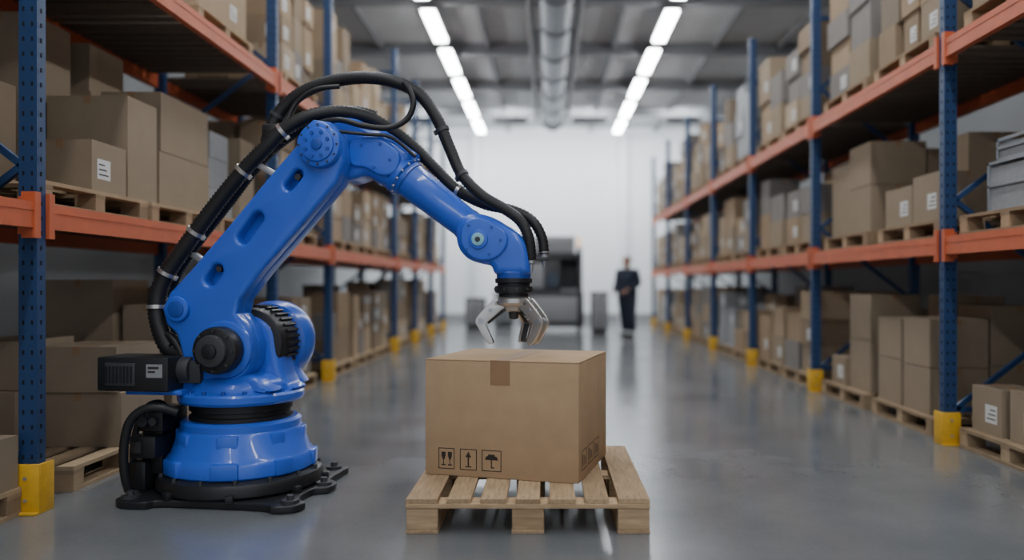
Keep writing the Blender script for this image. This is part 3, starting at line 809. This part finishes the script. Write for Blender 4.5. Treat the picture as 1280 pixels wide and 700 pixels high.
# ------------------------------------------------------------------ person
man = new_empty('man_in_dark_suit', (1.72, 17.4, 0), R(-38))
man.scale = (1.15, 1.25, 1)
def skinned(name, verts, edges, radii, m, parent, sub=2, root=0):
    me = bpy.data.meshes.new(name); me.from_pydata(verts, edges, []); o = link(name, me, parent)
    o.modifiers.new('Skin', 'SKIN'); o.modifiers['Skin'].use_smooth_shade = True
    sd = me.skin_vertices[0].data
    for i, r in enumerate(radii):
        sd[i].radius = r if isinstance(r, tuple) else (r, r); sd[i].use_root = (i == root)
    s = o.modifiers.new('Sub', 'SUBSURF'); s.levels = sub; s.render_levels = sub
    setmats(me, m); return o
# faces -Y
Vt = [(0,0,.95),(0,0,1.08),(0,-.005,1.26),(0,.005,1.40),(0,.01,1.475),
      (.175,.01,1.41),(.23,.035,1.15),(.17,-.17,1.02), (-.175,.01,1.41),(-.235,.04,1.15),(-.18,-.15,.99),
      (.09,0,.88),(.105,-.02,.50),(.11,.02,.10), (-.09,0,.88),(-.11,.06,.50),(-.12,.13,.10)]
Ed = [(0,1),(1,2),(2,3),(3,4),(3,5),(5,6),(6,7),(3,8),(8,9),(9,10),(0,11),(11,12),(12,13),(0,14),(14,15),(15,16)]
Rd = [(.19,.15),(.18,.145),(.205,.155),(.17,.12),(.065,.065),(.09,.085),(.07,.07),(.05,.05),(.09,.085),(.07,.07),(.05,.05),(.12,.12),(.09,.09),(.07,.075),(.12,.12),(.09,.09),(.07,.075)]
skinned('suit_body', Vt, Ed, Rd, 'suit', man)
skinned('neck', [(0,.01,1.44),(0,0,1.52),(0,-.01,1.58)], [(0,1),(1,2)], [.06,.055,.06], 'skin', man)
skinned('shirt_collar', [(0,.008,1.475),(0,.004,1.50)], [(0,1)], [.068,.064], 'shirt', man)
def blob(name, c, s, m, fn=None):
    bm = bmesh.new(); bmesh.ops.create_uvsphere(bm, u_segments=32, v_segments=20, radius=1)
    for v in bm.verts:
        if fn: fn(v)
        v.co = Vector((v.co.x*s[0], v.co.y*s[1], v.co.z*s[2]))
    me = bpy.data.meshes.new(name); bm.to_mesh(me); bm.free(); setmats(me, m); smooth(me, 180)
    return link(name, me, man, c)
def headf(v):
    x, y, z = v.co
    if z < -.1: v.co.x *= 1-.28*min(1, -z); 
    if y < 0 and z < 0: v.co.y *= 1-.10*(-z)
    if y < -.8 and abs(x) < .22 and -.35 < z < .15: v.co.y -= .22*(1-abs(x)/.22)*(1-abs(z+.15)/.35)   # nose
    if y < -.75 and .1 < abs(x) < .5 and .02 < z < .25: v.co.y += .06                                   # eye sockets
    if y < -.6 and abs(x) < .3 and -.7 < z < -.5: v.co.y -= .05
blob('head', (0,-.02,1.635), (.072,.086,.115), 'skin', headf)
def hairf(v):
    if v.co.y < -.2 and v.co.z < .45: v.co.y = max(v.co.y, -.2); v.co *= .9
    if v.co.z < -.35: v.co *= .85
blob('hair', (0,0,1.66), (.080,.090,.105), 'hair', hairf)
for s in (-1, 1):
    blob('ear_%d' % (s+2), (s*.073,-.005,1.63), (.010,.02,.032), 'skin')
    blob('eye_%d' % (s+2), (s*.029,-.095,1.645), (.012,.008,.008), 'ink')
blob('mouth', (0,-.099,1.585), (.022,.006,.005), 'tape')
for s, (ax, ay) in ((1, (.11,.02)), (-1, (-.12,.13))):
    blob('shoe_%d' % (s+2), (ax, ay-.06, .045), (.048,.13,.045), 'black', lambda v: setattr(v.co, 'z', max(v.co.z, -.95)))
for s, w in ((1, (.17,-.17,1.02)), (-1, (-.18,-.15,.99))):
    x, y, z = w
    d = Vector((-.35*s, -.8, -.3)).normalized(); side = Vector((0, -.35, .94))
    side = (side-d*side.dot(d)).normalized()
    base = Vector(w); pc = base+d*.06
    skinned('palm_%d' % (s+2), [tuple(base), tuple(base+d*.04), tuple(base+d*.09)], [(0,1),(1,2)], [(.026,.02),(.038,.016),(.04,.014)], 'skin', man, 1)
    curl = Vector((-.6*s, 0, -.5))
    for k, L in enumerate((.072, .082, .076, .058)):
        o = base+d*.085+side*(.027-.018*k)
        p1 = o+d*L*.45+curl*.008; p2 = p1+d*L*.3+curl*.022; p3 = p2+d*L*.2+curl*.03
        skinned('finger_%d_%d' % (s+2, k+1), [tuple(q) for q in (o, p1, p2, p3)], [(0,1),(1,2),(2,3)], [.009,.009,.008,.007], 'skin', man, 1)
    o = base+d*.03+side*.025; p1 = o+side*.03+d*.015; p2 = p1+d*.03+side*.008
    skinned('thumb_%d' % (s+2), [tuple(q) for q in (o, p1, p2)], [(0,1),(1,2)], [.012,.010,.008], 'skin', man, 1)

# ------------------------------------------------------------------ world + camera
w = bpy.data.worlds.new('overcast_world'); scene.world = w; w.use_nodes = True
bg = w.node_tree.nodes['Background']; bg.inputs['Color'].default_value = (.86, .91, 1, 1); bg.inputs['Strength'].default_value = .82

cam = bpy.data.cameras.new('camera'); co = bpy.data.objects.new('camera', cam); COL.objects.link(co)
co.location = (0, 0, 1.15); co.rotation_euler = (R(90), 0, 0)
cam.sensor_width = 36; cam.lens = 28.125; cam.shift_x = -45/1280; cam.shift_y = 5/1280
cam.clip_start = .05; cam.clip_end = 100
cam.dof.use_dof = True; cam.dof.focus_distance = 4.2; cam.dof.aperture_fstop = 0.55
scene.camera = co
